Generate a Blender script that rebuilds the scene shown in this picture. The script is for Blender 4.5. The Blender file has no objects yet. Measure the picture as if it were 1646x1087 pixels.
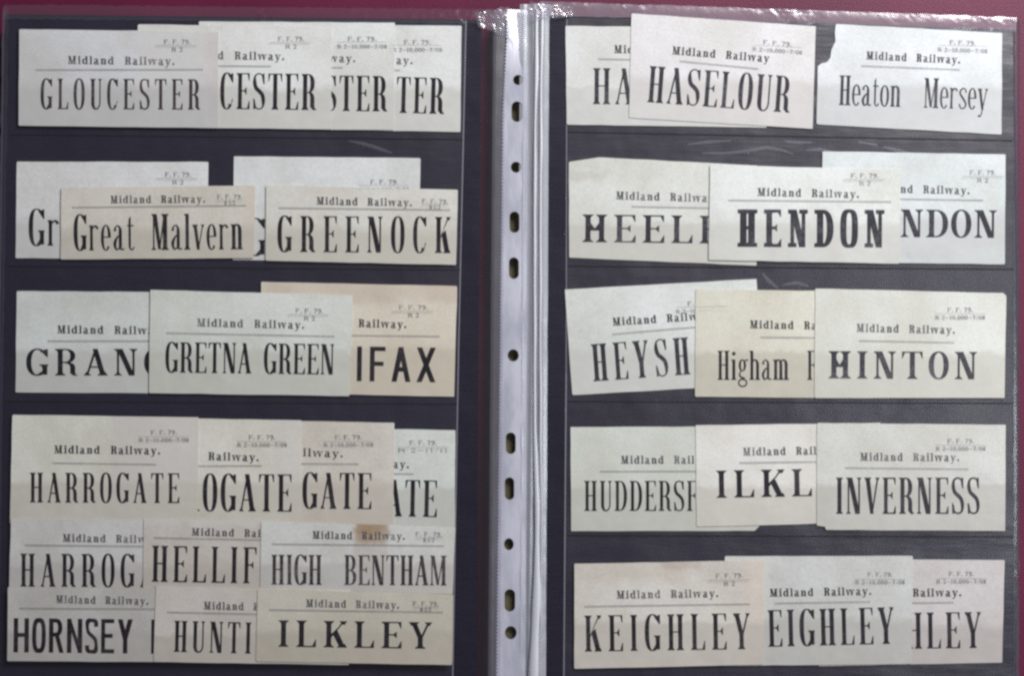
import bpy, bmesh, math, random
from mathutils import Vector, noise

random.seed(7)
SC = bpy.context.scene
COL = SC.collection
S = 0.00028                      # metres per photo pixel: an A4 page is about 750 px wide
MM = 0.001
CX, CY = 823.0, 543.5


def P(x, y, z=0.0):
    return Vector(((x - CX) * S, (CY - y) * S, z * MM))


# ------------------------------------------------------------------ camera, world, lamps, exposure
cam = bpy.data.cameras.new('camera')
cam_o = bpy.data.objects.new('camera', cam)
COL.objects.link(cam_o)
CAM_H = 0.78
cam.sensor_width = 36.0
cam.sensor_fit = 'HORIZONTAL'
cam.lens = 36.0 * CAM_H / (1646 * S)
cam_o.location = (0, 0, CAM_H + 0.0025)
cam.clip_start = 0.01
cam.clip_end = 50
SC.camera = cam_o

world = bpy.data.worlds.new('World')
SC.world = world
world.use_nodes = True
wn = world.node_tree
bg = wn.nodes['Background']
bg.inputs['Color'].default_value = (0.76, 0.76, 1.0, 1)
bg.inputs['Strength'].default_value = 0.11


def area(name, loc, target, sx, sy, power, color):
    d = bpy.data.lights.new(name, 'AREA')
    d.shape = 'RECTANGLE'
    d.size, d.size_y = sx, sy
    d.energy = power
    d.color = color
    o = bpy.data.objects.new(name, d)
    COL.objects.link(o)
    o.location = loc
    o.rotation_euler = (Vector(target) - Vector(loc)).to_track_quat('-Z', 'Y').to_euler()
    return o


area('window_light', (0.46, 0.60, 0.66), (0.06, 0.02, 0), 0.50, 0.40, 10.3, (1.0, 0.985, 0.985))
area('side_fill', (0.62, -0.10, 0.70), (0.0, -0.05, 0), 0.10, 0.75, 1.5, (0.92, 0.94, 1.0))  # unseen fill lamp, added to brighten the film ridges

SC.view_settings.view_transform = 'Standard'
SC.view_settings.look = 'None'
SC.view_settings.exposure = 0.0
SC.view_settings.gamma = 1.0
SC.view_settings.use_curve_mapping = False
SC.render.engine = 'CYCLES'
SC.cycles.use_denoising = False
SC.cycles.pixel_filter_type = 'BLACKMAN_HARRIS'
SC.cycles.filter_width = 2.7
SC.cycles.max_bounces = 8
SC.cycles.transparent_max_bounces = 16
SC.cycles.sample_clamp_indirect = 4


# ------------------------------------------------------------------ helpers
def tag(o, label=None, cat=None, group=None, kind=None):
    if label:
        o['label'] = label
    if cat:
        o['category'] = cat
    if group:
        o['group'] = group
    if kind:
        o['kind'] = kind
    return o


def obj(name, verts, faces, mat, parent=None, origin=None, smooth=False):
    o0 = Vector(origin) if origin is not None else Vector((0, 0, 0))
    me = bpy.data.meshes.new(name)
    me.from_pydata([tuple(Vector(v) - o0) for v in verts], [], faces)
    me.materials.append(mat)
    if smooth:
        for p in me.polygons:
            p.use_smooth = True
    me.update()
    o = bpy.data.objects.new(name, me)
    COL.objects.link(o)
    if parent is not None:
        o.parent = parent
        o.location = o0 - parent.location
    else:
        o.location = o0
    return o


def empty(name, loc):
    o = bpy.data.objects.new(name, None)
    COL.objects.link(o)
    o.location = loc
    o.empty_display_size = 0.02
    return o


def slab(pts, z0, z1):
    """pts: outline in photo pixels, anticlockwise or not; a plate between two heights in mm."""
    n = len(pts)
    area2 = sum(pts[i][0] * pts[(i + 1) % n][1] - pts[(i + 1) % n][0] * pts[i][1] for i in range(n))
    if area2 > 0:                # y runs down in pixels
        pts = pts[::-1]
    v = [P(x, y, z1) for x, y in pts] + [P(x, y, z0) for x, y in pts]
    f = [list(range(n)), list(range(2 * n - 1, n - 1, -1))]
    for i in range(n):
        j = (i + 1) % n
        f.append([j, i, n + i, n + j])
    return v, f


def N(nt, t, **kw):
    n = nt.nodes.new(t)
    for k, v in kw.items():
        setattr(n, k, v)
    return n


def new_mat(name):
    m = bpy.data.materials.new(name)
    m.use_nodes = True
    nt = m.node_tree
    nt.nodes.clear()
    out = N(nt, 'ShaderNodeOutputMaterial')
    return m, nt, out


def math_node(nt, op, a, b=None, clamp=False):
    n = N(nt, 'ShaderNodeMath', operation=op, use_clamp=clamp)
    for i, v in enumerate((a, b)):
        if v is None:
            continue
        if isinstance(v, (int, float)):
            n.inputs[i].default_value = v
        else:
            nt.links.new(v, n.inputs[i])
    return n.outputs[0]


def maprange(nt, v, a, b, c=0.0, d=1.0, smooth=True):
    n = N(nt, 'ShaderNodeMapRange')
    if smooth:
        n.interpolation_type = 'SMOOTHSTEP'
    nt.links.new(v, n.inputs['Value'])
    n.inputs['From Min'].default_value = a
    n.inputs['From Max'].default_value = b
    n.inputs['To Min'].default_value = c
    n.inputs['To Max'].default_value = d
    return n.outputs['Result']


def mixcol(nt, fac, a, b):
    n = N(nt, 'ShaderNodeMix', data_type='RGBA')
    for sock, v in ((n.inputs['Factor'], fac), (n.inputs[6], a), (n.inputs[7], b)):
        if isinstance(v, (int, float)):
            sock.default_value = v
        elif isinstance(v, tuple):
            sock.default_value = (*v, 1) if len(v) == 3 else v
        else:
            nt.links.new(v, sock)
    return n.outputs[2]


def noise_tex(nt, vec, scale, detail=3, rough=0.55, offset=None):
    if offset is not None:
        mp = N(nt, 'ShaderNodeMapping')
        mp.inputs['Location'].default_value = offset
        nt.links.new(vec, mp.inputs['Vector'])
        vec = mp.outputs[0]
    n = N(nt, 'ShaderNodeTexNoise')
    n.inputs['Scale'].default_value = scale
    n.inputs['Detail'].default_value = detail
    n.inputs['Roughness'].default_value = rough
    nt.links.new(vec, n.inputs['Vector'])
    return n.outputs['Fac']


def principled(nt, out, color, rough, coat=0.0, coat_ior=1.5, coat_rough=0.2, spec=0.5, bump=None, bump_d=0.0002, bump_s=0.3, coat_bump=False):
    b = N(nt, 'ShaderNodeBsdfPrincipled')
    if isinstance(color, tuple):
        b.inputs['Base Color'].default_value = (*color, 1)
    else:
        nt.links.new(color, b.inputs['Base Color'])
    b.inputs['Roughness'].default_value = rough
    b.inputs['Specular IOR Level'].default_value = spec
    b.inputs['Coat Weight'].default_value = coat
    b.inputs['Coat Roughness'].default_value = coat_rough
    b.inputs['Coat IOR'].default_value = coat_ior
    if bump is not None:
        n = N(nt, 'ShaderNodeBump')
        n.inputs['Distance'].default_value = bump_d
        n.inputs['Strength'].default_value = bump_s
        nt.links.new(bump, n.inputs['Height'])
        nt.links.new(n.outputs[0], b.inputs['Normal'])
        if coat_bump:
            nt.links.new(n.outputs[0], b.inputs['Coat Normal'])
    nt.links.new(b.outputs[0], out.inputs['Surface'])
    return b


def paper(name, base, seed, warm=None, stains_tints=(), warm_amt=0.5):
    """Old label paper under clear film: mottled, fibrous, toned at the edges; stains are boxes in local metres."""
    m, nt, out = new_mat(name)
    tc = N(nt, 'ShaderNodeTexCoord').outputs['Object']
    off = (seed * 1.37, seed * 0.71, seed * 0.11)
    big = noise_tex(nt, tc, 28, 3, 0.6, off)
    fine = noise_tex(nt, tc, 900, 4, 0.75, off)
    mid = noise_tex(nt, tc, 110, 4, 0.6, off)
    lo = tuple(c * k for c, k in zip(base, (0.90, 0.885, 0.85)))
    hi = tuple(min(0.88, c * 1.05) for c in base)
    c = mixcol(nt, maprange(nt, big, 0.3, 0.7), lo, hi)
    c = mixcol(nt, maprange(nt, mid, 0.52, 0.75, 0, 0.28), c, tuple(q * k for q, k in zip(base, (0.9, 0.86, 0.78))))
    g = maprange(nt, fine, 0.28, 0.72, 0.86, 1.08, False)
    vm = N(nt, 'ShaderNodeVectorMath', operation='SCALE')
    nt.links.new(c, vm.inputs[0])
    nt.links.new(g, vm.inputs['Scale'])
    c = vm.outputs[0]
    sep = N(nt, 'ShaderNodeSeparateXYZ')
    nt.links.new(tc, sep.inputs[0])
    wob = math_node(nt, 'MULTIPLY', math_node(nt, 'SUBTRACT', mid, 0.5), 0.011)
    X = math_node(nt, 'ADD', sep.outputs[0], wob)
    Y = math_node(nt, 'ADD', sep.outputs[1], wob)
    for (x0, x1, y0, y1, col, amt, soft) in stains_tints:
        f = math_node(nt, 'MULTIPLY', maprange(nt, X, x0 - soft, x0 + soft), maprange(nt, X, x1 - soft, x1 + soft, 1, 0))
        f2 = math_node(nt, 'MULTIPLY', maprange(nt, Y, y0 - soft, y0 + soft), maprange(nt, Y, y1 - soft, y1 + soft, 1, 0))
        f = math_node(nt, 'MULTIPLY', f, f2)
        f = math_node(nt, 'MULTIPLY', f, math_node(nt, 'MULTIPLY', maprange(nt, mid, 0.25, 0.7, 0.7, 1.0), amt))
        c = mixcol(nt, f, c, col)
    h = math_node(nt, 'ADD', math_node(nt, 'MULTIPLY', big, 6.0), math_node(nt, 'ADD', mid, math_node(nt, 'MULTIPLY', fine, 0.25)))
    principled(nt, out, c, 0.75, coat=0.55, coat_rough=0.28, spec=0.25, bump=h, bump_d=0.00035, bump_s=0.35, coat_bump=True)
    return m


def ink(name, dark, worn, seed):
    m, nt, out = new_mat(name)
    tc = N(nt, 'ShaderNodeTexCoord').outputs['Object']
    off = (seed * 0.9, seed * 1.9, 0)
    a = noise_tex(nt, tc, 700, 4, 0.75, off)
    b = noise_tex(nt, tc, 90, 2, 0.5, off)
    f = math_node(nt, 'ADD', a, math_node(nt, 'MULTIPLY', math_node(nt, 'SUBTRACT', b, 0.5), 0.7))
    c = mixcol(nt, maprange(nt, f, 0.42, 0.78), dark, worn)
    principled(nt, out, c, 0.7, coat=0.55, coat_rough=0.28, spec=0.25)
    return m


def film(name, milky=0.0, tint=(0.95, 0.95, 0.98), rough=0.1, base_refl=0.05, gain=1.0, bump_scale=None, bump_d=0.0003, stretch=(1, 1, 1), milk_col=(0.7, 0.7, 0.78)):
    """Clear polypropylene: what lies behind shows through, with a glossy skin and a little milkiness."""
    m, nt, out = new_mat(name)
    tr = N(nt, 'ShaderNodeBsdfTransparent')
    tr.inputs['Color'].default_value = (*tint, 1)
    body = tr.outputs[0]
    nrm = None
    if bump_scale:
        tc = N(nt, 'ShaderNodeTexCoord').outputs['Object']
        mp = N(nt, 'ShaderNodeMapping')
        mp.inputs['Scale'].default_value = stretch
        nt.links.new(tc, mp.inputs['Vector'])
        nz = noise_tex(nt, mp.outputs[0], bump_scale, 4, 0.6)
        bp = N(nt, 'ShaderNodeBump')
        bp.inputs['Distance'].default_value = bump_d
        bp.inputs['Strength'].default_value = 1.0
        nt.links.new(nz, bp.inputs['Height'])
        nrm = bp.outputs[0]
    if milky > 0:
        df = N(nt, 'ShaderNodeBsdfDiffuse')
        df.inputs['Color'].default_value = (*milk_col, 1)
        mx = N(nt, 'ShaderNodeMixShader')
        mx.inputs[0].default_value = milky
        nt.links.new(tr.outputs[0], mx.inputs[1])
        nt.links.new(df.outputs[0], mx.inputs[2])
        body = mx.outputs[0]
    gl = N(nt, 'ShaderNodeBsdfGlossy')
    gl.inputs['Roughness'].default_value = rough
    if nrm is not None:
        nt.links.new(nrm, gl.inputs['Normal'])
    lw = N(nt, 'ShaderNodeLayerWeight')
    lw.inputs['Blend'].default_value = 0.35
    f = math_node(nt, 'ADD', math_node(nt, 'MULTIPLY', lw.outputs['Fresnel'], gain), base_refl, True)
    mx2 = N(nt, 'ShaderNodeMixShader')
    nt.links.new(f, mx2.inputs[0])
    nt.links.new(body, mx2.inputs[1])
    nt.links.new(gl.outputs[0], mx2.inputs[2])
    nt.links.new(mx2.outputs[0], out.inputs['Surface'])
    return m


# ------------------------------------------------------------------ materials of the setting and the pages
def leathercloth():
    m, nt, out = new_mat('maroon_leathercloth')
    tc = N(nt, 'ShaderNodeTexCoord').outputs['Object']
    a = noise_tex(nt, tc, 1300, 3, 0.6)
    b = noise_tex(nt, tc, 16, 2, 0.5)
    c = mixcol(nt, maprange(nt, b, 0.3, 0.7), (0.118, 0.008, 0.040), (0.146, 0.011, 0.051))
    c = mixcol(nt, maprange(nt, a, 0.45, 0.75, 0, 0.35), c, (0.08, 0.006, 0.026))
    principled(nt, out, c, 0.45, spec=0.40, bump=a, bump_d=0.00025, bump_s=0.5)
    return m


def black_card(name, coat, crough):
    m, nt, out = new_mat(name)
    tc = N(nt, 'ShaderNodeTexCoord').outputs['Object']
    a = noise_tex(nt, tc, 1500, 3, 0.7)
    mp = N(nt, 'ShaderNodeMapping')
    mp.inputs['Scale'].default_value = (0.18, 1.0, 1.0)
    nt.links.new(tc, mp.inputs['Vector'])
    b = noise_tex(nt, mp.outputs[0], 120, 3, 0.55)
    w = noise_tex(nt, tc, 22, 3, 0.5)
    c = mixcol(nt, maprange(nt, a, 0.4, 0.72), (0.010, 0.0085, 0.018), (0.024, 0.021, 0.046))
    h = math_node(nt, 'ADD', math_node(nt, 'MULTIPLY', w, 5.0), math_node(nt, 'ADD', b, math_node(nt, 'MULTIPLY', a, 0.12)))
    principled(nt, out, c, 0.6, coat=coat, coat_ior=1.5 + 0.22 * coat, coat_rough=crough, spec=0.25, bump=h, bump_d=0.0006, bump_s=0.5, coat_bump=True)
    return m


def strip_plastic():
    m, nt, out = new_mat('white_punched_plastic')
    tc = N(nt, 'ShaderNodeTexCoord').outputs['Object']
    mp = N(nt, 'ShaderNodeMapping')
    mp.inputs['Scale'].default_value = (1.0, 0.35, 1.0)
    nt.links.new(tc, mp.inputs['Vector'])
    w = noise_tex(nt, mp.outputs[0], 110, 3, 0.5)
    c = mixcol(nt, maprange(nt, w, 0.34, 0.66), (0.47, 0.48, 0.56), (0.65, 0.66, 0.74))
    principled(nt, out, c, 0.35, coat=1.0, coat_rough=0.16, spec=0.5, bump=w, bump_d=0.0009, bump_s=0.6, coat_bump=True)
    return m


def plain(name, col, rough, scale=400):
    m, nt, out = new_mat(name)
    tc = N(nt, 'ShaderNodeTexCoord').outputs['Object']
    a = noise_tex(nt, tc, scale, 3)
    c = mixcol(nt, a, tuple(q * 0.7 for q in col), tuple(q * 1.3 for q in col))
    principled(nt, out, c, rough, bump=a, bump_s=0.3)
    return m


M_TABLE = leathercloth()
M_CARD = black_card('black_card_margin', 0.25, 0.4)
M_PANEL = black_card('black_pocket_panel_under_film', 1.0, 0.36)
M_STRIP = strip_plastic()
M_BLOCK = plain('dark_page_edges', (0.018, 0.014, 0.020), 0.7, 900)
M_SPINE = plain('olive_spine_card', (0.150, 0.128, 0.062), 0.6, 60)
M_RIM = film('crinkled_clear_film', milky=0.035, rough=0.20, base_refl=0.03, gain=0.7, bump_scale=120, bump_d=0.0001)
M_RIMW = film('bright_crinkled_film', milky=0.20, rough=0.22, base_refl=0.06, bump_scale=120, bump_d=0.0002)
M_EDGE = film('clear_film_edge', milky=0.22, rough=0.5, base_refl=0.02, gain=0.4)
M_GUT2 = film('grey_gutter_film', milky=0.20, rough=0.3, base_refl=0.03, gain=0.5, milk_col=(0.62, 0.60, 0.70))
M_GUT = film('clear_gutter_film', milky=0.03, rough=0.3, base_refl=0.03, gain=0.6, bump_scale=90, bump_d=0.0004, stretch=(1, 0.12, 1))
M_FOLD = film('milky_folded_film', milky=0.62, rough=0.26, base_refl=0.09, bump_scale=160, bump_d=0.0004, stretch=(1, 0.06, 1), milk_col=(0.68, 0.71, 0.77))
M_RIDGE = film('film_ridge_white_highlight', milky=0.90, rough=0.42, base_refl=0.24, milk_col=(0.84, 0.87, 0.92))  # highlight along the folded film partly put in as milky white
M_POCKET = plain('matt_black_fold', (0.008, 0.007, 0.010), 0.8)
M_CREASE = film('film_crease', milky=0.035, rough=0.5, base_refl=0.02, gain=0.35)
M_GLINT = film('crumpled_film_weld', milky=0.10, rough=0.17, base_refl=0.09, milk_col=(0.80, 0.80, 0.88))

# ------------------------------------------------------------------ the setting: the maroon surface
v, f = slab([(-900, -900), (2550, -900), (2550, 2000), (-900, 2000)], -20, -13)
tag(obj('tabletop', v, f, M_TABLE), kind='structure')

# ------------------------------------------------------------------ the binder spine seen through the holes
v, f = slab([(798, 24), (886, 24), (882, 1190), (788, 1190)], -12.98, -3.4)
v = [q + Vector((0, 0, 0.0029 * min(1, max(0, (0.15 - q.y) / 0.33)))) if q.z > -0.01 else q for q in v]     # the card rises to the foot of the album
tag(obj('binder_spine', v, f, M_SPINE), 'dark olive binder spine seen only through the holes of the white strip', 'binder spine')


# ------------------------------------------------------------------ the two black pages
def tube(path, r, mat, name, parent, flat=0.5, seg=6):
    """A low rounded bead along a path of (x px, y px, z mm, radius factor)."""
    vs, fs = [], []
    n = len(path)
    for i, (x, y, z, k) in enumerate(path):
        a = P(*path[max(0, i - 1)][:3])
        b = P(*path[min(n - 1, i + 1)][:3])
        d = (b - a).normalized()
        side = Vector((-d.y, d.x, 0))
        c = P(x, y, z)
        for j in range(seg):
            t = 2 * math.pi * j / seg
            vs.append(c + side * math.cos(t) * r * k + Vector((0, 0, 1)) * math.sin(t) * r * k * flat)
    for i in range(n - 1):
        for j in range(seg):
            q = (j + 1) % seg
            fs.append([i * seg + j, i * seg + q, (i + 1) * seg + q, (i + 1) * seg + j])
    return obj(name, vs, fs, mat, parent, smooth=True)


def page(outline, label, panel, strips, edges, creases):
    v, f = slab(outline, 0.7, 2.0)
    c = sum((P(*q) for q in outline), Vector()) / len(outline)
    r = tag(obj('stock_page', v, f, M_CARD, origin=c), label, 'album page', 'black stock pages of the open album')
    blk = [(c2[0] * .994 + 0.006 * (c.x / S + CX), c2[1] * .994 + 0.006 * (CY - c.y / S)) for c2 in outline]
    v, f = slab(blk, -12.99, 0.66)
    obj('page_block', v, f, M_BLOCK, r)
    v, f = slab(panel, 1.95, 2.03)
    obj('pocket_panel', v, f, M_PANEL, r)
    for (x0, y0, x1, y1, z) in strips:
        tube([(x0 + (x1 - x0) * k / 12, y0 + (y1 - y0) * k / 12, z, 1) for k in range(13)], 1.0 * S, M_POCKET, 'pocket_fold', r, flat=0.15)
    for (x0, y0, x1, y1, z, w) in edges:
        tube([(x0 + (x1 - x0) * k / 12, y0 + (y1 - y0) * k / 12, z, 1) for k in range(13)], w * S, M_EDGE, 'film_edge', r)
    for path in creases:
        n = len(path)
        tube([(x, y, 2.25, 0.12 + math.sin(math.pi * (i + 0.3) / (n - 0.4)) * 0.9) for i, (x, y) in enumerate(path)], 3.0 * S, M_CREASE, 'film_crease', r, flat=0.22, seg=10)
    return r


page([(9, 22), (774, 31), (769, 600), (766, 1190), (-12, 1190), (-4, 600)],
     'black stock page on the left with six overlapping rows of labels',
     [(13, 25), (749, 33), (737, 560), (727, 1188), (-8, 1188), (0, 600)],
     [(14, 216, 745, 224, 2.06), (12, 428, 740, 434, 2.06), (8, 646, 736, 650, 2.06)],
     [(749, 32, 737, 560, 2.2, 1.1), (737, 560, 727, 1120, 2.2, 1.1)],
     [[(560, 226), (585, 231), (610, 239), (630, 246)]])
page([(884, 24), (1300, 35), (1632, 47), (1637, 600), (1634, 1190), (878, 1190), (881, 600)],
     'black stock page on the right with five rows of labels and gaps between',
     [(911, 27), (1300, 38), (1629, 49), (1634, 600), (1631, 1188), (906, 1188), (910, 600)],
     [(912, 212, 1628, 226, 2.06), (912, 428, 1630, 433, 2.06), (912, 646, 1630, 649, 2.06), (912, 862, 1630, 864, 2.06)],
     [(911, 30, 910, 600, 2.2, 0.8), (910, 600, 906, 1120, 2.2, 1.2)],
     [[(1105, 232), (1140, 228), (1175, 226)], [(1128, 246), (1165, 246), (1200, 243), (1232, 237), (1256, 241), (1275, 247)],
      [(1262, 227), (1285, 229), (1305, 229)], [(1296, 241), (1318, 240), (1336, 243)], [(1226, 440), (1236, 452), (1250, 463)],
      [(1258, 458), (1280, 455), (1300, 460)], [(1420, 236), (1445, 242), (1475, 250)], [(1380, 228), (1410, 233)]])


# ------------------------------------------------------------------ clear sleeves: crinkled rims, gutter film, punched strip
def sheet(name, parent, a, b, width, zprof, mat, nu=160, nv=8, amp=0.0, seed=0, freq=0.05, lat=0.0, clusters=()):
    """A film strip along a..b (px); width(u) px across; zprof(u, v) mm; crinkled by amp mm."""
    vs, fs = [], []
    ax, ay = a
    bx, by = b
    L = math.hypot(bx - ax, by - ay)
    nx, ny = -(by - ay) / L, (bx - ax) / L
    for i in range(nu + 1):
        u = i / nu
        for j in range(nv + 1):
            t = j / nv
            w0, w1 = width(u)
            d = w0 + (w1 - w0) * t
            x, y = ax + (bx - ax) * u + nx * d, ay + (by - ay) * u + ny * d
            k = noise.noise(Vector((x * freq, y * freq, seed)))
            k2 = noise.noise(Vector((x * freq * 3.1, y * freq * 3.1, seed + 9)))
            cl = sum(h * math.exp(-((x - c) / w) ** 2) for c, w, h in clusters)
            z = zprof(u, t) + amp * (1 + cl) * (k + 0.4 * k2)
            if lat and (j == 0 or j == nv):
                x += nx * k * lat
                y += ny * k * lat
            vs.append(P(x, y, max(z, 0.08)))
    for i in range(nu):
        for j in range(nv):
            q = i * (nv + 1) + j
            fs.append([q, q + nv + 1, q + nv + 2, q + 1])
    return obj(name, vs, fs, mat, parent, smooth=True)


def rim_z(u, t):
    # from the outer welded edge on the table up over the card edge
    return 1.7 + 1.1 * math.sin(min(1, t * 1.15) * math.pi / 2)


sl = tag(empty('page_sleeve', P(390, 20, 0)), 'clear crinkled plastic sleeve edge around the left black page', 'plastic sleeve', 'clear plastic page sleeves')
sheet('top_rim', sl, (6, 8), (800, 16), lambda u: (-2, 22), rim_z, M_RIM, nu=400, nv=14, amp=0.06, seed=2, freq=0.09, lat=2, clusters=[(425, 26, 7), (700, 40, 3), (752, 14, 5), (12, 14, 8), (590, 40, 2)])
sheet('side_rim', sl, (-10, 1150), (7, 10), lambda u: (-4, 7), rim_z, M_RIM, nu=200, nv=6, amp=0.06, seed=3, freq=0.05, lat=1.5, clusters=[(7, 6, 1)])
sheet('gutter_film', sl, (812, 14), (803, 1150), lambda u: (0, 46), lambda u, t: 0.9 + 1.4 * math.sin(math.pi * min(1, t * 1.1)) * (0.7 + 0.3 * math.sin(u * 9)),
      M_GUT, nu=200, nv=14, amp=0.2, seed=5, freq=0.03)
sheet('gutter_film', sl, (813, 16), (804, 1150), lambda u: (0, 20), lambda u, t: 2.6 - 1.6 * t * t, M_GUT2, nu=200, nv=8, amp=0.15, seed=6, freq=0.03)

sr = tag(empty('page_sleeve', P(1255, 20, 0)), 'clear sleeve around the right black page with white punched binding strip', 'plastic sleeve', 'clear plastic page sleeves')
sheet('top_rim', sr, (868, 4), (1634, 30), lambda u: (-3, 20), lambda u, t: 2.35 + 0.25 * math.sin(t * 3), M_RIMW, nu=400, nv=14, amp=0.07, seed=12, freq=0.05, lat=2, clusters=[(905, 35, 4), (1010, 40, 2.5), (1275, 50, 6), (1450, 30, 2), (1590, 50, 5)])
sheet('side_rim', sr, (1636, 30), (1635, 1150), lambda u: (-4, 6), rim_z, M_RIM, nu=200, nv=6, amp=0.12, seed=13, freq=0.05, lat=1.5)

sheet('crumpled_weld', sl, (764, 20), (818, 10), lambda u: (0, 22 + 34 * u), lambda u, t: 3.4 - 1.0 * u + 0.5 * (t - 0.5), M_GLINT, nu=60, nv=40, amp=0.30, seed=31, freq=0.085, lat=4)
sheet('crumpled_weld', sr, (852, 2), (922, 11), lambda u: (0, 34 - 20 * u), lambda u, t: 4.6 - 1.3 * u + 0.5 * (t - 0.5), M_GLINT, nu=90, nv=30, amp=0.26, seed=33, freq=0.085, lat=4)


def fold_z(u, t):
    x = t
    z = 1.9 + 0.9 * math.exp(-((x - 0.42 - 0.03 * math.sin(u * 5)) / 0.09) ** 2) + 1.3 * math.exp(-((x - 0.68 + 0.03 * math.sin(u * 4 + 1)) / 0.10) ** 2)
    z += 0.5 * math.exp(-((x - 0.12) / 0.07) ** 2)
    z -= 0.9 * max(0, x - 0.85) / 0.15
    return z


sheet('folded_margin', sr, (888, 6), (882, 1150), lambda u: (0, 52), lambda u, t: fold_z(u, 1 - t), M_FOLD, nu=260, nv=52, amp=0.22, seed=21, freq=0.02)


def ridge(pts, n=60):
    out = []
    for i in range(n + 1):
        y = 14 + 1136 * i / n
        k = max(j for j in range(len(pts)) if pts[j][1] <= y)
        k = min(k, len(pts) - 2)
        t = (y - pts[k][1]) / (pts[k + 1][1] - pts[k][1])
        a, b = pts[k], pts[k + 1]
        wob = noise.noise(Vector((y * 0.012, 3.3, pts[0][0])))
        out.append((a[0] + (b[0] - a[0]) * t + wob * 1.2, y, 3.4, max(.2, (a[2] + (b[2] - a[2]) * t) * (1 + wob * .7))))
    return out


tube(ridge([(863, 0, 2.4), (859.5, 300, 2.2), (859.5, 700, 2.0), (864, 820, 4.8), (863, 940, 6.2), (857, 1087, 6.6), (856, 1160, 6.6)]), S, M_RIDGE, 'film_ridge', sr, flat=0.45, seg=10)
tube(ridge([(872, 0, 2.8), (870, 160, 2.6), (868.5, 420, 1.8), (869, 700, 1.9), (871, 830, 1.2), (869, 1160, 1.0)]), S, M_RIDGE, 'film_ridge', sr, flat=0.5, seg=10)


def punched_strip(parent):
    cu = bpy.data.curves.new('strip_outline', 'CURVE')
    cu.dimensions = '2D'
    cu.fill_mode = 'BOTH'

    def spline(pts):
        sp = cu.splines.new('POLY')
        sp.points.add(len(pts) - 1)
        for p, (x, y) in zip(sp.points, pts):
            q = P(x, y)
            p.co = (q.x, q.y, 0, 1)
        sp.use_cyclic_u = True
    left = []
    y = 12.0
    k = 0
    while y < 1150:
        x = 817 if y < 70 else 812.5
        x = 815 - 5 * min(1, max(0, (y - 60) / 120)) - 12.5 * (y / 1087) * 0.98
        left.append((x + (1.5 if k % 2 else -0.9), y))
        y += 2.9
        k += 1
    right = [(848 - 4 * t, 12 + 1138 * t) for t in [i / 10 for i in range(11)]]
    spline(right + left[::-1])
    for (x, y, hw, hh) in [(833, 128, 8.2, 8.2), (831, 179, 8.8, 16.5), (829.5, 268.5, 8.5, 8.8), (827, 357, 8, 17), (826, 431, 8, 17.3),
                           (825, 571.5, 9, 9.8), (821, 713, 8, 17.3), (819, 786, 7.6, 18), (818, 875.5, 7.8, 9.6), (819.5, 966, 8.6, 18), (821, 1018, 9.4, 10.6)]:
        pts = []
        for i in range(32):
            a = 2 * math.pi * i / 32
            if hh > hw * 1.5:
                pts.append((x + hw * math.cos(a), y + hw * math.sin(a) + (hh - hw) * (1 if math.sin(a) > 1e-6 else -1 if math.sin(a) < -1e-6 else 0)))
            else:
                pts.append((x + hw * math.cos(a), y + hh * math.sin(a)))
        spline(pts)
    co = bpy.data.objects.new('strip_outline', cu)
    COL.objects.link(co)
    bpy.context.view_layer.update()
    me = bpy.data.meshes.new_from_object(co.evaluated_get(bpy.context.evaluated_depsgraph_get()))
    bpy.data.objects.remove(co)
    # cut the flat sheet into short lengths so that it can bend, then give it thickness
    bm = bmesh.new()
    bm.from_mesh(me)
    for yy in range(20, 1150, 8):
        q = P(0, yy)
        bmesh.ops.bisect_plane(bm, geom=bm.verts[:] + bm.edges[:] + bm.faces[:], plane_co=q, plane_no=(0, 1, 0))
    for xx in (812, 820, 828, 836, 842):
        q = P(xx, 0)
        bmesh.ops.bisect_plane(bm, geom=bm.verts[:] + bm.edges[:] + bm.faces[:], plane_co=q, plane_no=(1, 0, 0))
    bmesh.ops.recalc_face_normals(bm, faces=bm.faces[:])
    if sum(f.normal.z for f in bm.faces) < 0:
        bmesh.ops.reverse_faces(bm, faces=bm.faces[:])
    top = bm.faces[:]
    r = bmesh.ops.extrude_face_region(bm, geom=top)
    nv = [e for e in r['geom'] if isinstance(e, bmesh.types.BMVert)]
    for vv in nv:
        vv.co.z += 0.00025
    for vv in bm.verts:
        px = vv.co.x / S + CX
        py = CY - vv.co.y / S
        t = max(0.0, 1 - py / 120.0)
        z = 1.75 - 4.6 * t ** 1.7 - (px - 825) * S / MM * 0.22 * min(1, t * 1.6)
        z += 0.35 * math.cos((px - 825) / 26.0)
        vv.co.z += z * MM
    bmesh.ops.recalc_face_normals(bm, faces=bm.faces[:])
    bm.to_mesh(me)
    bm.free()
    me.materials.clear()
    me.materials.append(M_STRIP)
    o = bpy.data.objects.new('punched_strip', me)
    COL.objects.link(o)
    o.parent = parent
    o.location = -parent.location
    return o


punched_strip(sr)


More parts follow.
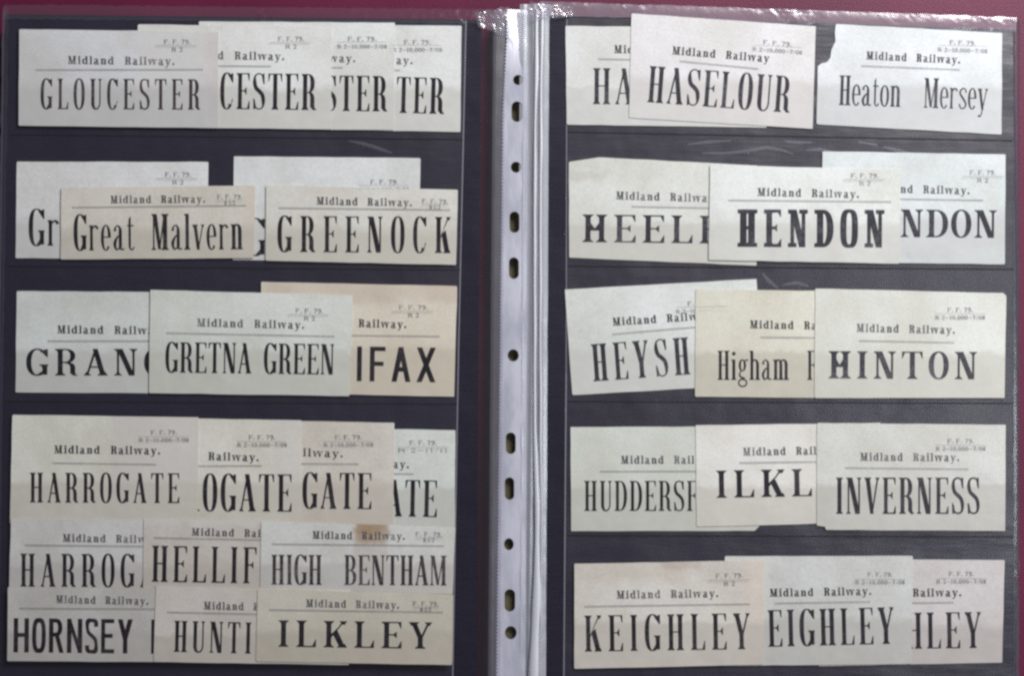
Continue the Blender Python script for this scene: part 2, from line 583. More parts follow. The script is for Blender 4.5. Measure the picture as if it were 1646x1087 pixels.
# ------------------------------------------------------------------ letterpress alphabets (drawn stroke by stroke; unit = cap height)
class Pen:
    def __init__(self, st, w, narrow=True):
        self.st, self.w, self.q, self.lv = st, w, [], 0
        self.S, self.t, self.e, self.b, self.ts = st['S'], st['t'], st['e'], st['b'], st['ts']
        self.sans = st.get('sans', False)
        self.S = min(self.S, w * (st.get('maxs', 0.36) if narrow else 0.6))
        self.e = min(self.e, w * 0.13)

    def poly(self, *pts, new=True):
        self.lv += 1 if new else 0            # each stroke lies a hair above the one before it
        self.q.append((self.lv, list(pts)))

    def rect(self, x0, y0, x1, y1):
        self.poly((x0, y0), (x1, y0), (x1, y1), (x0, y1))

    def serif(self, x0, x1, y, up, l=1, r=1, e=None):
        """A bracketed serif on a stem x0..x1 at height y; up=1 for a foot, -1 for a head."""
        if self.sans:
            return
        e = self.e if e is None else e
        a, c = x0 - e * l, x1 + e * r
        ts = self.ts * up
        self.poly((a, y), (c, y), (c, y + ts), (a, y + ts))
        m0, m1 = (x0 - e * 0.28 * l), (x1 + e * 0.28 * r)
        self.poly((a, y + ts), (c, y + ts), (m1, y + ts + self.b * 0.4 * up), (m0, y + ts + self.b * 0.4 * up))
        self.poly((m0, y + ts + self.b * 0.4 * up), (m1, y + ts + self.b * 0.4 * up), (x1, y + ts + self.b * up), (x0, y + ts + self.b * up))

    def stem(self, xc, y0=0, y1=1, w=None, bot=(1, 1), top=(1, 1)):
        w = self.S if w is None else w
        self.rect(xc - w / 2, y0, xc + w / 2, y1)
        if bot:
            self.serif(xc - w / 2, xc + w / 2, y0, 1, *bot)
        if top:
            self.serif(xc - w / 2, xc + w / 2, y1, -1, *top)

    def diag(self, x0, y0, x1, y1, h):
        self.poly((x0 - h / 2, y0), (x0 + h / 2, y0), (x1 + h / 2, y1), (x1 - h / 2, y1))

    def ring(self, cx, cy, rx, ry, S, t, a0=0, a1=360, n=2.35, seg=40):
        def pt(a, rx, ry):
            c, s = math.cos(a), math.sin(a)
            return (cx + rx * math.copysign(abs(c) ** (2 / n), c), cy + ry * math.copysign(abs(s) ** (2 / n), s))
        k = max(6, int(seg * abs(a1 - a0) / 360))
        for i in range(k):
            A, B = math.radians(a0 + (a1 - a0) * i / k), math.radians(a0 + (a1 - a0) * (i + 1) / k)
            self.poly(pt(A, rx, ry), pt(B, rx, ry), pt(B, max(rx - S, 0.005), max(ry - t, 0.005)), pt(A, max(rx - S, 0.005), max(ry - t, 0.005)), new=i == 0)

    def stroke(self, pts, n=7):
        """Catmull-Rom path through (x fraction of width, y, thickness)."""
        p = [(x * self.w, y, h) for x, y, h in pts]
        q = [p[0]] + p + [p[-1]]
        out = []
        for i in range(1, len(q) - 2):
            for k in range(n):
                t = k / n
                out.append(tuple(0.5 * (2 * q[i][d] + (q[i + 1][d] - q[i - 1][d]) * t + (2 * q[i - 1][d] - 5 * q[i][d] + 4 * q[i + 1][d] - q[i + 2][d]) * t * t
                                        + (3 * q[i][d] - q[i - 1][d] - 3 * q[i + 1][d] + q[i + 2][d]) * t ** 3) for d in range(3)))
        out.append(p[-1])
        L = []
        for i, (x, y, h) in enumerate(out):
            a, b = out[max(0, i - 1)], out[min(len(out) - 1, i + 1)]
            dx, dy = b[0] - a[0], b[1] - a[1]
            d = math.hypot(dx, dy) or 1
            L.append(((x - dy / d * h / 2, y + dx / d * h / 2), (x + dy / d * h / 2, y - dx / d * h / 2)))
        for i, ((a, b), (c, d)) in enumerate(zip(L, L[1:])):
            self.poly(a, c, d, b, new=i == 0)


def glyph(ch, w, st):
    p = Pen(st, w, ch not in 'Iil1')
    if ch in 'Iil1' and not st.get('sans'):
        p.e = st['e'] * .9
    S_, t, e, sans = p.S, p.t, p.e, p.sans
    if sans:
        e = 0
    hw = S_ * st.get('thin', 0.45) if not sans else S_
    L, R = e + S_ / 2, w - e - S_ / 2
    beak = st.get('beak', 0.2)
    mid = 0.51

    def arm_end(x, y, up, size, reach):
        if not sans:
            p.poly((x, y), (x, y + size * up), (x - 0.02, y + size * up), (x - reach * 0.45, y + t * up * 1.2), (x - reach, y))

    if ch == 'H':
        p.stem(L); p.stem(R)
        if st.get('vee'):
            a, c, m = L + S_ / 2, R - S_ / 2, w / 2
            p.poly((a, .70), (m, .50), (m, .42), (a, .42)); p.poly((m, .50), (c, .70), (c, .42), (m, .42))
        else:
            p.rect(L, mid - t / 2, R, mid + t / 2)
    elif ch == 'I':
        p.stem(w / 2)
    elif ch in 'EFL':
        p.stem(L, bot=(1, .3) if ch != 'F' else (1, 1), top=(1, .3) if ch != 'L' else (1, 1))
        if ch in 'EF':
            p.rect(L, 1 - t, w - .03 * w, 1); arm_end(w - .02 * w, 1, -1, beak * 1.25, w * .34)
            p.rect(L, mid - t / 2, w * (.74 if not sans else .86), mid + t / 2)
            if not sans:
                x = w * .76
                p.poly((x, mid - beak * .62), (x, mid + beak * .62), (x - .012, mid + beak * .62), (x - w * .2, mid), (x - .012, mid - beak * .62))
        if ch in 'EL':
            p.rect(L, 0, w - .01, t); arm_end(w, 0, 1, beak * (1.35 if ch == 'E' else 1.5), w * .42)
    elif ch == 'T':
        p.stem(w / 2, top=None)
        p.rect(0.01, 1 - t, w - 0.01, 1)
        if not sans:
            arm_end(w, 1, -1, beak * 1.3, w * .32)
            p.poly((0, 1), (w * .32, 1), (w * .144, 1 - t * 1.2), (.02, 1 - beak * 1.3), (0, 1 - beak * 1.3))
    elif ch == 'N':
        a = e + hw / 2
        p.stem(a, w=hw); p.stem(w - a, w=hw, bot=None)
        dw = S_ * st.get('nd', 1.12)
        p.poly((a - hw / 2, 1), (a - hw / 2 + dw, 1), (w - a + hw / 2, 0), (w - a + hw / 2 - dw, 0))
    elif ch == 'M':
        a = e + hw / 2
        p.stem(a, w=hw); p.stem(R)
        m = (a + R) / 2
        dw = S_ * .95
        p.poly((a - hw / 2, 1), (a - hw / 2 + dw, 1), (m + dw * .45, .02), (m - dw * .3, .02))
        p.poly((R - hw * .4 - S_ * .2, 1), (R + S_ * .1, 1), (m + hw * .55, .02), (m - hw * .1, .02))
    elif ch == 'A':
        dw = S_ * 1.08
        lw = hw * 1.1 if not sans else dw
        p.poly((e * .6, 0), (e * .6 + lw, 0), (w / 2 + lw * .45, 1), (w / 2 - lw * .55, 1))
        p.poly((w - e * .6 - dw, 0), (w - e * .6, 0), (w / 2 + dw * .35, 1), (w / 2 - dw * .6, 1))
        p.rect(w * .24, .29, w * .76, .29 + t * 1.1)
        p.serif(e * .6, e * .6 + lw, 0, 1, .7, 1, e); p.serif(w - e * .6 - dw, w - e * .6, 0, 1, 1, .7, e)
    elif ch == 'V':
        dw = S_ * 1.08
        lw = hw * 1.1 if not sans else dw
        p.poly((e * .6, 1), (e * .6 + dw, 1), (w / 2 + dw * .4, 0), (w / 2 - dw * .4, 0))
        p.poly((w - e * .6 - lw, 1), (w - e * .6, 1), (w / 2 + lw * .5, 0), (w / 2 - lw * .3, 0))
        p.serif(e * .6, e * .6 + dw, 1, -1, .7, 1, e); p.serif(w - e * .6 - lw, w - e * .6, 1, -1, 1, .7, e)
    elif ch == 'Y':
        dw = S_ * 1.08
        lw = hw * 1.1 if not sans else dw
        p.stem(w / 2, y1=.46, top=None)
        p.poly((e * .6, 1), (e * .6 + dw, 1), (w / 2 + S_ / 2, .40), (w / 2 - S_ / 2, .40))
        p.poly((w - e * .6 - lw, 1), (w - e * .6, 1), (w / 2 + S_ * .5, .42), (w / 2 + S_ * .5 - lw, .42))
        p.serif(e * .6, e * .6 + dw, 1, -1, .7, 1, e); p.serif(w - e * .6 - lw, w - e * .6, 1, -1, 1, .7, e)
    elif ch == 'K':
        p.stem(L)
        dw = S_ * 1.15
        lw = hw * 1.1
        x0 = L + S_ / 2
        p.poly((x0 - .01, .36), (x0 - .01, .36 + lw * 1.6), (w - e * .7 - lw * .1, 1), (w - e * .7 - lw * 1.1, 1))
        p.poly((x0 + (w - x0) * .08, .52), (x0 + (w - x0) * .08 + dw * .85, .64), (w - e * .5, 0), (w - e * .5 - dw, 0))
        p.serif(w - e * .7 - lw * 1.1, w - e * .7, 1, -1, 1, .7, e); p.serif(w - e * .5 - dw, w - e * .5, 0, 1, .9, .5, e)
    elif ch == 'X':
        dw = S_ * 1.12
        p.poly((0, 1), (dw, 1), (w, 0), (w - dw, 0)); p.poly((w - dw, 1), (w, 1), (dw, 0), (0, 0))
    elif ch in 'OQ0':
        p.ring(w / 2, .5, w / 2, .515, S_ * 1.04, t * 1.15, n=st.get('sq', 2.35))
    elif ch in 'CG':
        n = st.get('sq', 2.35)
        top_a, bot_a = (52, 318) if ch == 'C' else (52, 305)
        p.ring(w / 2, .5, w / 2, .515, S_ * 1.04, t * 1.15, top_a, bot_a, n=n)
        if not sans:
            xr = w - e * .15
            p.poly((xr - .025, .995), (xr, .995), (xr, .995 - beak * 1.55), (xr - .03, .995 - beak * 1.55), (w * .62, .93))
            if ch == 'C':
                p.poly((w * .62, .02), (w * .80, .02 + .05), (xr, .27), (xr - .03, .28), (w * .80, .10))
        if ch == 'G':
            p.stem(w - S_ / 2 - e * .35, y0=.03 if not sans else .02, y1=.42, bot=None, top=(1.1, .35))
            p.poly((w * .5, 0), (w - S_ - e * .35, .10), (w - S_ - e * .35, .17), (w * .5, t))
    elif ch == 'D':
        p.stem(L, bot=(1, .2), top=(1, .2))
        p.ring(w * .42, .5, w * .58, .5, S_ * 1.04, t, -90, 90, n=2.3)
        p.rect(L, 0, w * .42, t); p.rect(L, 1 - t, w * .42, 1)
    elif ch == 'U':
        p.stem(L, y0=.22, bot=None)
        a = w - e - hw / 2
        p.stem(a, y0=.22, w=hw, bot=None)
        x0, x1 = L - S_ / 2, a + hw / 2
        c = (x0 + x1) / 2
        p.ring(c, .24, (x1 - x0) / 2, .255, S_, t * 1.4, 180, 280, n=2.2); p.ring(c, .24, (x1 - x0) / 2, .255, hw, t * 1.4, 280, 360, n=2.2)
    elif ch in 'RPB':
        p.stem(L, bot=(1, 1) if ch != 'B' else (1, .2), top=(1, .2))
        bw = w * (.90 if ch == 'R' else .93)
        y0 = .47
        cx = w * .45
        p.ring(cx, (1 + y0) / 2, bw - cx, (1 - y0) / 2, S_ * 1.0, t, -90, 90, n=2.3)
        p.rect(L, 1 - t, cx, 1); p.rect(L, y0, cx, y0 + t)
        if ch == 'R':
            dw = S_ * 1.0
            if sans:
                p.poly((w * .55 - dw / 2, y0 + .02), (w * .55 + dw / 2, y0 + .02), (w, 0), (w - dw, 0))
            else:
                p.ring(cx, y0 - .20, bw - cx, .235, S_, t, 0, 90, n=2.6)
                p.rect(bw - S_, .07, bw, y0 - .195)
                p.poly((bw - S_, .10), (bw, .10), (bw + .02, .045), (w + .01, .03), (w + .01, 0), (bw - S_ * .4, 0))
        if ch == 'B':
            p.ring(cx, (y0 + t) / 2, w - cx, (y0 + t) / 2, S_, t, -90, 90, n=2.3)
            p.rect(L, 0, cx, t)
    elif ch == 'S':
        h = S_ * 1.12
        k = t * 1.25 if not sans else S_
        if sans:
            h = S_
        a = S_ * .5 / w
        p.stroke([(.94 - a * .6, .77, k * 1.1), (.80, .925, k * 1.1), (.5, 1 - k / 2 + .01, k), (.20, .93, k * 1.25), (a * .95, .765, h * .86), (.25, .60, h * .95), (.52, .505, h),
                  (.77, .40, h * .95), (1 - a * .95, .235, h * .86), (.80, .07, k * 1.25), (.5, k / 2 - .01, k), (.2, .075, k * 1.1), (.06 + a * .5, .23, k * 1.1)])
        if not sans:
            p.poly((.93 * w - .028, 1.0), (.93 * w, 1.0), (.95 * w, .70), (.95 * w - .035, .70), (.70 * w, .95))
            p.poly((.03 * w, .30), (.03 * w + .035, .30), (.30 * w, .05), (.06 * w + .03, 0), (.06 * w, 0))
    # ---------------- lower case (x-height .70)
    elif ch in 'nmhr':
        xh = st.get('xh', .70)
        n_arch = {'n': 1, 'h': 1, 'm': 2, 'r': 0}[ch]
        e2 = min(e, w * .10)
        p.e = e2
        L2 = e2 + S_ / 2
        p.stem(L2, y1=1 if ch == 'h' else xh, bot=(1, 1), top=(1, 0))
        if ch == 'r':
            p.stroke([(L2 / w, xh - .16, t), (.55, xh - .03, t * 1.6), (.82, xh - .05, S_ * .8), (.88, xh - .11, S_ * .9)], 4)
        else:
            step = (w - 2 * e2 - S_) / n_arch
            for k in range(n_arch):
                xa = L2 + step * k
                xb = xa + step
                p.ring((xa + xb) / 2, xh - .2, step / 2 + S_ / 2, .21, S_, t * 1.4, 0, 130, n=2.3)
                p.stem(xb, y1=xh - .19, top=None, bot=(.8, 1))
    elif ch in 'il':
        xh = st.get('xh', .70)
        p.stem(w / 2, y1=1.0 if ch == 'l' else xh, top=(1, 0))
        if ch == 'i':
            p.ring(w / 2, .90, S_ * .62, S_ * .62, S_ * .62, S_ * .62, n=2, seg=14)
    elif ch == 'o':
        xh = st.get('xh', .70)
        p.ring(w / 2, xh / 2, w / 2, xh / 2 + .012, S_, t * 1.2, n=2.2)
    elif ch == 'e':
        xh = st.get('xh', .70)
        p.ring(w / 2, xh / 2, w / 2, xh / 2 + .012, S_, t * 1.2, 0, 318, n=2.2)
        p.rect(S_ * .8, xh / 2 + .0, w - S_ * .3, xh / 2 + t * 1.1)
    elif ch == 'a':
        xh = st.get('xh', .70)
        xs = w * .80 - S_ / 2
        p.stem(xs, y0=.10, y1=xh - .16, top=None, bot=None)
        p.stroke([(xs / w, .14, S_), (xs / w + .02, .05, S_ * .8), (.92, .02, t * 1.2), (1.0, .06, t)], 4)
        p.stroke([(.16, xh - .17, S_ * .9), (.2, xh - .07, t * 1.5), (.45, xh - t * .5, t * 1.3), (xs / w - .02, xh - .10, S_ * .8), (xs / w, xh - .2, S_)], 5)
        p.stroke([(xs / w, xh * .60, t), (.38, xh * .52, t * 1.6), (S_ * .5 / w, xh * .28, S_), (.26, .03, t * 1.8), (.5, .05, t * 1.3), (xs / w, .16, t)], 5)
    elif ch == 'd':
        xh = st.get('xh', .70)
        p.stem(w - e * .8 - S_ / 2, y1=1, top=(1, 0), bot=(0, 1))
        p.ring(w * .46, xh / 2, w * .46, xh / 2 + .01, S_, t * 1.3, 20, 340, n=2.2)
    elif ch == 't':
        xh = st.get('xh', .70)
        xs = w * .42
        p.stem(xs, y0=.1, y1=.86, top=None, bot=None)
        p.poly((xs - S_ / 2, .86), (xs + S_ / 2, .95), (xs + S_ / 2, .86)); p.rect(.02, xh - t * 1.3, w * .92, xh)
        p.stroke([(xs / w, .13, S_), (xs / w + .06, .04, S_ * .7), (.8, .02, t * 1.4), (1.0, .1, t)], 4)
    elif ch == 's':
        xh = st.get('xh', .70)
        h, k, a = S_, t * 1.3, S_ * .5 / w
        y = lambda q: q * xh
        p.stroke([(.9, y(.78), k), (.8, y(.93), k), (.5, y(.985), k), (.15 + a * .3, y(.87), h * .8), (a, y(.74), h * .8), (.5, y(.51), h), (1 - a, y(.28), h * .85), (.82, y(.1), h * .7), (.5, y(.02), k), (.2, y(.07), k), (.08, y(.24), k)], 5)
    elif ch in 'vyw':
        xh = st.get('xh', .70)
        n_v = 2 if ch == 'w' else 1
        step = (w - 2 * e * .5) / n_v
        if ch == 'w':
            S_, hw, e = S_ * .8, hw * .8, e * .6
        for k in range(n_v):
            x0 = e * .5 + step * k
            x1 = x0 + step
            c = (x0 + x1) / 2
            p.poly((x0, xh), (x0 + S_, xh), (c + S_ * .45, 0), (c - S_ * .45, 0))
            p.poly((x1 - hw, xh), (x1, xh), (c + hw * .5, 0), (c - hw * .4, 0))
            p.serif(x0, x0 + S_, xh, -1, .6, .8, e); p.serif(x1 - hw, x1, xh, -1, .8, .6, e)
        if ch == 'y':
            p.stroke([(.5, 0.02, hw), (.40, -.16, hw), (.25, -.235, t * 1.4), (.1, -.20, S_ * .9)], 5)
    elif ch == 'g':
        xh = st.get('xh', .70)
        p.ring(w * .45, xh - .2, w * .38, .21, S_ * .9, t * 1.2, n=2.1); p.ring(w * .48, -.10, w * .48, .15, S_ * .55, t * 1.5, n=2.1)
        p.stroke([(.3, xh - .38, t), (.16, .16, t * 1.5), (.4, .085, S_ * .7), (.7, .05, t * 1.6)], 5)
        p.stroke([(.72, xh - .06, t), (.9, xh - .01, t * 1.4), (1.0, xh - .05, S_ * .6)], 4)
    # ---------------- figures and points for the small print
    elif ch == '1':
        p.stem(w / 2, top=(1, 0))
    elif ch == '2':
        p.stroke([(.12, .72, S_), (.3, .95, t * 1.5), (.62, .95, t * 1.6), (.86, .74, S_), (.6, .4, S_ * .7), (.1, .06, t * 1.4)], 5); p.rect(.05 * w, 0, w, S_ * .8)
    elif ch == '7':
        p.rect(0, 1 - S_ * .8, w, 1); p.diag(w * .4, 0, w - S_ / 2, 1, S_)
    elif ch in '98':
        p.ring(w / 2, .72, w * .48, .29, S_, t * 1.5, n=2.1)
        if ch == '8':
            p.ring(w / 2, .25, w / 2, .27, S_, t * 1.5, n=2.1)
        else:
            p.stroke([(1 - S_ / 2 / w, .72, S_), (.85, .3, S_), (.5, .03, t * 1.5), (.15, .12, S_)], 5)
    elif ch == '-':
        p.rect(0, .40, w, .40 + max(t, .09))
    elif ch == '/':
        p.diag(.06, -.05, w - .06, 1.05, max(t, .08))
    elif ch in '.,':
        r_ = st['S'] * .62
        p.ring(w / 2, r_ * .95, r_, r_, r_, r_, n=2, seg=14)
        if ch == ',':
            p.diag(w * .3, -.18, w * .55, .05, .08)
    return p.q


REL = dict(H=1.0, U=.95, O=.9, D=.97, E=.88, R=.97, S=.82, T=.92, A=1.0, G=.95, C=.88, L=.86, N=1.0, I=.48, K=1.02, V=.98, Y=.98, M=1.25, B=.92, F=.84, X=1.0, P=.9,
           n=.88, m=1.32, h=.88, r=.68, i=.42, l=.42, o=.76, e=.72, a=.78, d=.86, t=.56, s=.66, v=.84, y=.84, w=1.3, g=.80)
REL.update({' ': .8, '.': .3, ',': .3, '-': .9, '/': .5, '1': .5, '2': .7, '7': .7, '9': .7, '8': .7, '0': .72})

STYLE = {
    'cond': dict(S=.119, t=.030, e=.042, b=.070, ts=.022, thin=.36, beak=.17, sq=2.5, maxs=.30),
    'condlight': dict(S=.116, t=.040, e=.040, b=.06, ts=.022, thin=.40, beak=.16, sq=2.5, maxs=.28),
    'fine': dict(S=.104, t=.036, e=.045, b=.06, ts=.022, thin=.42, beak=.15, sq=2.4, xh=.70, maxs=.27),
    'wide': dict(S=.190, t=.050, e=.105, b=.105, ts=.030, thin=.44, beak=.20, vee=True, sq=2.2),
    'slab': dict(S=.200, t=.085, e=.065, b=.015, ts=.105, thin=.56, beak=.16, sq=3.2, maxs=.34, nd=.92),
    'sans': dict(S=.140, t=.125, e=0, b=0, ts=0, sans=True, sq=2.6, nd=.9),
    'sansc': dict(S=.150, t=.120, e=.02, b=0, ts=0, sans=True, sq=2.9, maxs=.30, nd=.85),
    'head': dict(S=.235, t=.085, e=.120, b=.06, ts=.07, thin=.50, beak=.18, xh=.72, maxs=.32),
    'tiny': dict(S=.200, t=.100, e=.10, b=.05, ts=.07, thin=.5, beak=.2, xh=.7),
}


def text_polys(txt, style, x0, y0, x1, y1, cap, gap=.25, word=None):
    """txt may carry hidden ends: 'HAL{IFAX}'; x0..x1 is where the part in braces stands (baseline, photo px)."""
    st = STYLE[style]
    if '{' in txt:
        pre, rest = txt.split('{')
        vis, post = rest.split('}')
    else:
        pre, vis, post = '', txt, ''

    def rel(c):
        return word if (c == ' ' and word is not None) else REL[c]

    def span(s):
        return sum(rel(c) for c in s) + gap * max(0, len(s) - 1)
    k = math.hypot(x1 - x0, y1 - y0) / span(vis)
    ang = math.atan2(y1 - y0, x1 - x0)
    ux, uy = math.cos(ang), math.sin(ang)
    vx, vy = uy, -ux                      # up, in a frame whose y runs down
    x = -(span(pre) + gap) * k if pre else 0.0
    polys = []
    for c in pre + vis + post:
        w = rel(c) * k
        if c != ' ':
            for lv, q in glyph(c, w / cap, st):
                polys.append((lv, [(x0 + (x + a * cap) * ux + b * cap * vx, y0 + (x + a * cap) * uy + b * cap * vy) for a, b in q]))
        x += w + gap * k
    return polys


def bar_poly(x0, y0, x1, y1, h):
    d = math.hypot(x1 - x0, y1 - y0)
    nx, ny = -(y1 - y0) / d * h / 2, (x1 - x0) / d * h / 2
    return [(x0 + nx, y0 + ny), (x1 + nx, y1 + ny), (x1 - nx, y1 - ny), (x0 - nx, y0 - ny)]


def ink_obj(name, polys, z, mat, parent):
    vs, fs = [], []
    for i, q in enumerate(polys):
        lv, q = q if isinstance(q, tuple) else (i, q)
        a2 = sum(q[k][0] * q[(k + 1) % len(q)][1] - q[(k + 1) % len(q)][0] * q[k][1] for k in range(len(q)))
        if abs(a2) < 1e-7:
            continue
        if a2 > 0:
            q = q[::-1]
        b = len(vs)
        dz = z + 0.0045 * lv
        vs += [P(x, y, dz) for x, y in q]
        fs.append(list(range(b, b + len(q))))
    return obj(name, vs, fs, mat, parent)


INKS = {
    'black': ink('black_ink', (0.014, 0.012, 0.016), (0.060, 0.052, 0.060), 1),
    'worn': ink('worn_black_ink', (0.040, 0.030, 0.036), (0.150, 0.125, 0.125), 2),
    'grey': ink('veiled_black_ink', (0.030, 0.030, 0.038), (0.110, 0.108, 0.125), 3),  # black print with the film's pale veil mixed into its colour
}
M_SMALL = ink('small_print_ink', (0.075, 0.072, 0.080), (0.27, 0.26, 0.265), 5)
M_SMALLD = ink('small_print_dark_ink', (0.025, 0.024, 0.030), (0.13, 0.12, 0.13), 7)
M_RULE = ink('rule_ink', (0.16, 0.155, 0.165), (0.34, 0.33, 0.33), 6)
M_TINY = ink('form_number_ink', (0.11, 0.105, 0.12), (0.34, 0.33, 0.34), 8)

# ------------------------------------------------------------------ the 36 labels
WHITE, CREAM, BUFF, TAN, PINK, COOL, GREY = (.635, .63, .615), (.62, .605, .56), (.60, .57, .505), (.60, .555, .495), (.59, .555, .52), (.595, .615, .61), (.565, .555, .54)
PALE = (.635, .622, .595)
Z0, ZS, TH = 2.06, 0.34, 0.13
TONE = {1: (0.912, 0.931, 0.958), 2: (1.005, 1.037, 1.014), 3: (1.005, 1.037, 1.014), 4: (1.005, 1.037, 1.014), 5: (1.048, 1.024, 1.020), 6: (0.950, 0.925, 0.885), 7: (1.048, 1.024, 1.020), 8: (0.975, 0.975, 0.945), 9: (1.005, 1.005, 0.968), 10: (1.029, 1.014, 0.938), 11: (1.033, 1.024, 0.964), 12: (1.147, 1.146, 1.043), 13: (1.040, 1.040, 1.000), 14: (1.040, 1.040, 0.990), 15: (1.000, 1.000, 0.950), 16: (1.000, 1.000, 0.980), 17: (0.980, 0.970, 0.940), 18: (1.040, 1.045, 1.030), 19: (0.900, 0.895, 0.870), 20: (0.960, 0.950, 0.920), 21: (0.900, 0.885, 0.850), 22: (1.000, 1.030, 1.030), 23: (1.050, 1.093, 1.133), 24: (0.951, 0.993, 1.046), 25: (0.956, 0.984, 0.958), 26: (1.006, 1.044, 1.018), 27: (0.925, 0.970, 1.009), 28: (0.993, 1.054, 1.048), 29: (0.982, 0.993, 0.961), 30: (0.978, 1.010, 0.968), 31: (0.925, 0.975, 0.957), 32: (1.040, 1.030, 1.000), 33: (0.900, 0.915, 0.895), 34: (1.020, 1.025, 1.000), 35: (0.943, 0.967, 0.950), 36: (0.901, 0.895, 0.935)}      # paper colour per sheet; light falloff at the lower left painted into some
TINYPRINT = 'R 2-10,000-7/08'


def label(n, corners, z, paper_col, text, head=None, rule=None, code=None, desc='', stains_tints=(), inkname='black', smallmat=None):
    zb = Z0 + ZS * z
    paper_col = tuple(min(.83, q * w * e) for q, w, e in zip(paper_col, TONE[n], (1.26, 1.285, 1.28)))
    rnd = random.Random(n)
    # slightly worn corners and edges that are not ruler straight
    pts = []
    m = len(corners)
    for i in range(m):
        a, b, c = corners[i - 1], corners[i], corners[(i + 1) % m]
        for q, o in ((a, 0), (c, 1)):
            d = math.hypot(q[0] - b[0], q[1] - b[1])
            r = rnd.uniform(.6, 2.0)
            pts.append((b[0] + (q[0] - b[0]) / d * r, b[1] + (q[1] - b[1]) / d * r))
        d = math.hypot(c[0] - b[0], c[1] - b[1])
        steps = int(d // 26)
        for k in range(1, steps):
            t = k / steps
            j = rnd.uniform(-.35, .35)
            pts.append((b[0] + (c[0] - b[0]) * t - (c[1] - b[1]) / d * j, b[1] + (c[1] - b[1]) * t + (c[0] - b[0]) / d * j))
    xs, ys = [q[0] for q in corners], [q[1] for q in corners]
    cx, cy = sum(xs) / m, sum(ys) / m
    org = P(cx, cy, zb)
    st = [((a - cx) * S, (b - cx) * S, (cy - d) * S, (cy - c) * S, tuple(q * 1.2 for q in col) if min(col) > .4 else col, amt, soft * S) for (a, b, c, d, col, amt, soft) in stains_tints]
    k = rnd.uniform(.98, 1.02)
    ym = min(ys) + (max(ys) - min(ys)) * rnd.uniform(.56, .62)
    st.append((-1, 1, -1, (cy - ym) * S, tuple(q * w for q, w in zip(paper_col, (.775, .75, .72))), .92, rnd.uniform(4, 11) * S))  # paper painted darker below, standing in for the clear pocket strip
    mat = paper('label_paper', tuple(q * k * rnd.uniform(.993, 1.007) for q in paper_col), n * 3.1, stains_tints=st)
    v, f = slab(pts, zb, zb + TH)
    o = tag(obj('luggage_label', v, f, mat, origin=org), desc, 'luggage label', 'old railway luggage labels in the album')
    zi = zb + TH + 0.012
    sm = smallmat or M_SMALL
    if text:
        txt, style, x0, y0, x1, y1, cap = text[:7]
        kw = text[7] if len(text) > 7 else {}
        ink_obj('station_name', text_polys(txt, style, x0, y0, x1, y1, cap, **kw), zi, INKS[inkname], o)
    if head:
        t = head[0]
        ink_obj('heading', text_polys(t, 'head', *head[1:6], gap=.20, word=1.15), zi, sm, o)
    if rule:
        x0, y0, x1, y1 = rule
        ink_obj('rule_line', [bar_poly(x0, y0 - .9, x1, y1 - .9, 1.0), bar_poly(x0, y0 + .9, x1, y1 + .9, .8)], zi, M_RULE, o)
    if code:
        x0, x1, y, kind, dy = code[0], code[1], code[2], code[3], code[4] if len(code) > 4 else 0
        polys = text_polys('F. F. 79.', 'tiny', x0, y, x1, y + dy, 7.2, gap=.12, word=.3)
        c = (x0 + x1) / 2
        if kind == 'R2':
            polys += text_polys('R 2', 'tiny', c - 9, y + 12.5, c + 9, y + 12.5 + dy * .4, 7, gap=.15, word=.35)
            polys.append(bar_poly(c - 34, y + 2.9, c + 32, y + 2.9 + dy, .55))
        elif kind == 'half':
            polys += text_polys('R 1/2', 'tiny', c - 9, y + 9.5, c + 9, y + 9.5, 6.6, gap=.12, word=.25)
            polys.append(bar_poly(c - 20, y + 1.9, c + 22, y + 1.9, .5))
        elif kind:
            polys += text_polys(kind, 'tiny', c - 40, y + 12.0 - dy * .3, c + 40, y + 12.0 + dy * 1.2, 6.6, gap=.14, word=.4)
            polys.append(bar_poly(c - 40, y + 2.9, c + 40, y + 2.9 + dy, .5))
        ink_obj('form_number', polys, zi, M_TINY, o)
    return o


MR = 'Midland Railway.'
P1 = (.60, .49, .405)

# ---- left page, first row
label(1, [(32, 47), (352, 51), (351, 206), (31, 202)], 4, WHITE, ('GLOUCESTER', 'condlight', 66, 175.5, 322, 176.5, 49, dict(gap=.42)),
      (MR, 110, 103, 281, 105, 13), (58, 113, 327, 112.5), (264, 307, 71, 'R2'),
      'whole cream label reading GLOUCESTER, frontmost of its row on the left page', [(330, 360, 40, 210, P1, .30, 12), (222, 332, 40, 210, CREAM, .5, 2)], 'worn')
label(2, [(222, 39), (534, 43), (532, 208), (220, 204)], 3, WHITE, ('GLOU{CESTER}', 'cond', 354, 175, 508, 177, 58, dict(gap=.20)),
      (MR, 286, 94, 457, 97, 13), (300, 106, 436, 107), (447, 489, 66, 'R2'),
      'white label showing only CESTER, tucked behind the whole GLOUCESTER label', [], 'black')
label(3, [(320, 34), (635, 36), (633, 209), (318, 206)], 2, WHITE, ('GLOUCE{STER}', 'cond', 521, 178, 622, 179, 57, dict(gap=.20)),
      (MR, 400, 98, 571, 100, 13), (420, 108, 551, 109), (559, 605, 66, TINYPRINT),
      'white label showing only STER, between the CESTER and TER labels', [], 'black')
label(4, [(425, 38), (742, 41), (740, 212), (423, 206)], 1, WHITE, ('GLOUCES{TER}', 'cond', 637, 181, 713, 183, 58, dict(gap=.20)),
      (MR, 490, 101, 663, 103, 13), (520, 112, 643, 113), (649, 692, 71, TINYPRINT),
      'white label showing only TER, rearmost at the right end of the top left row', [], 'black')

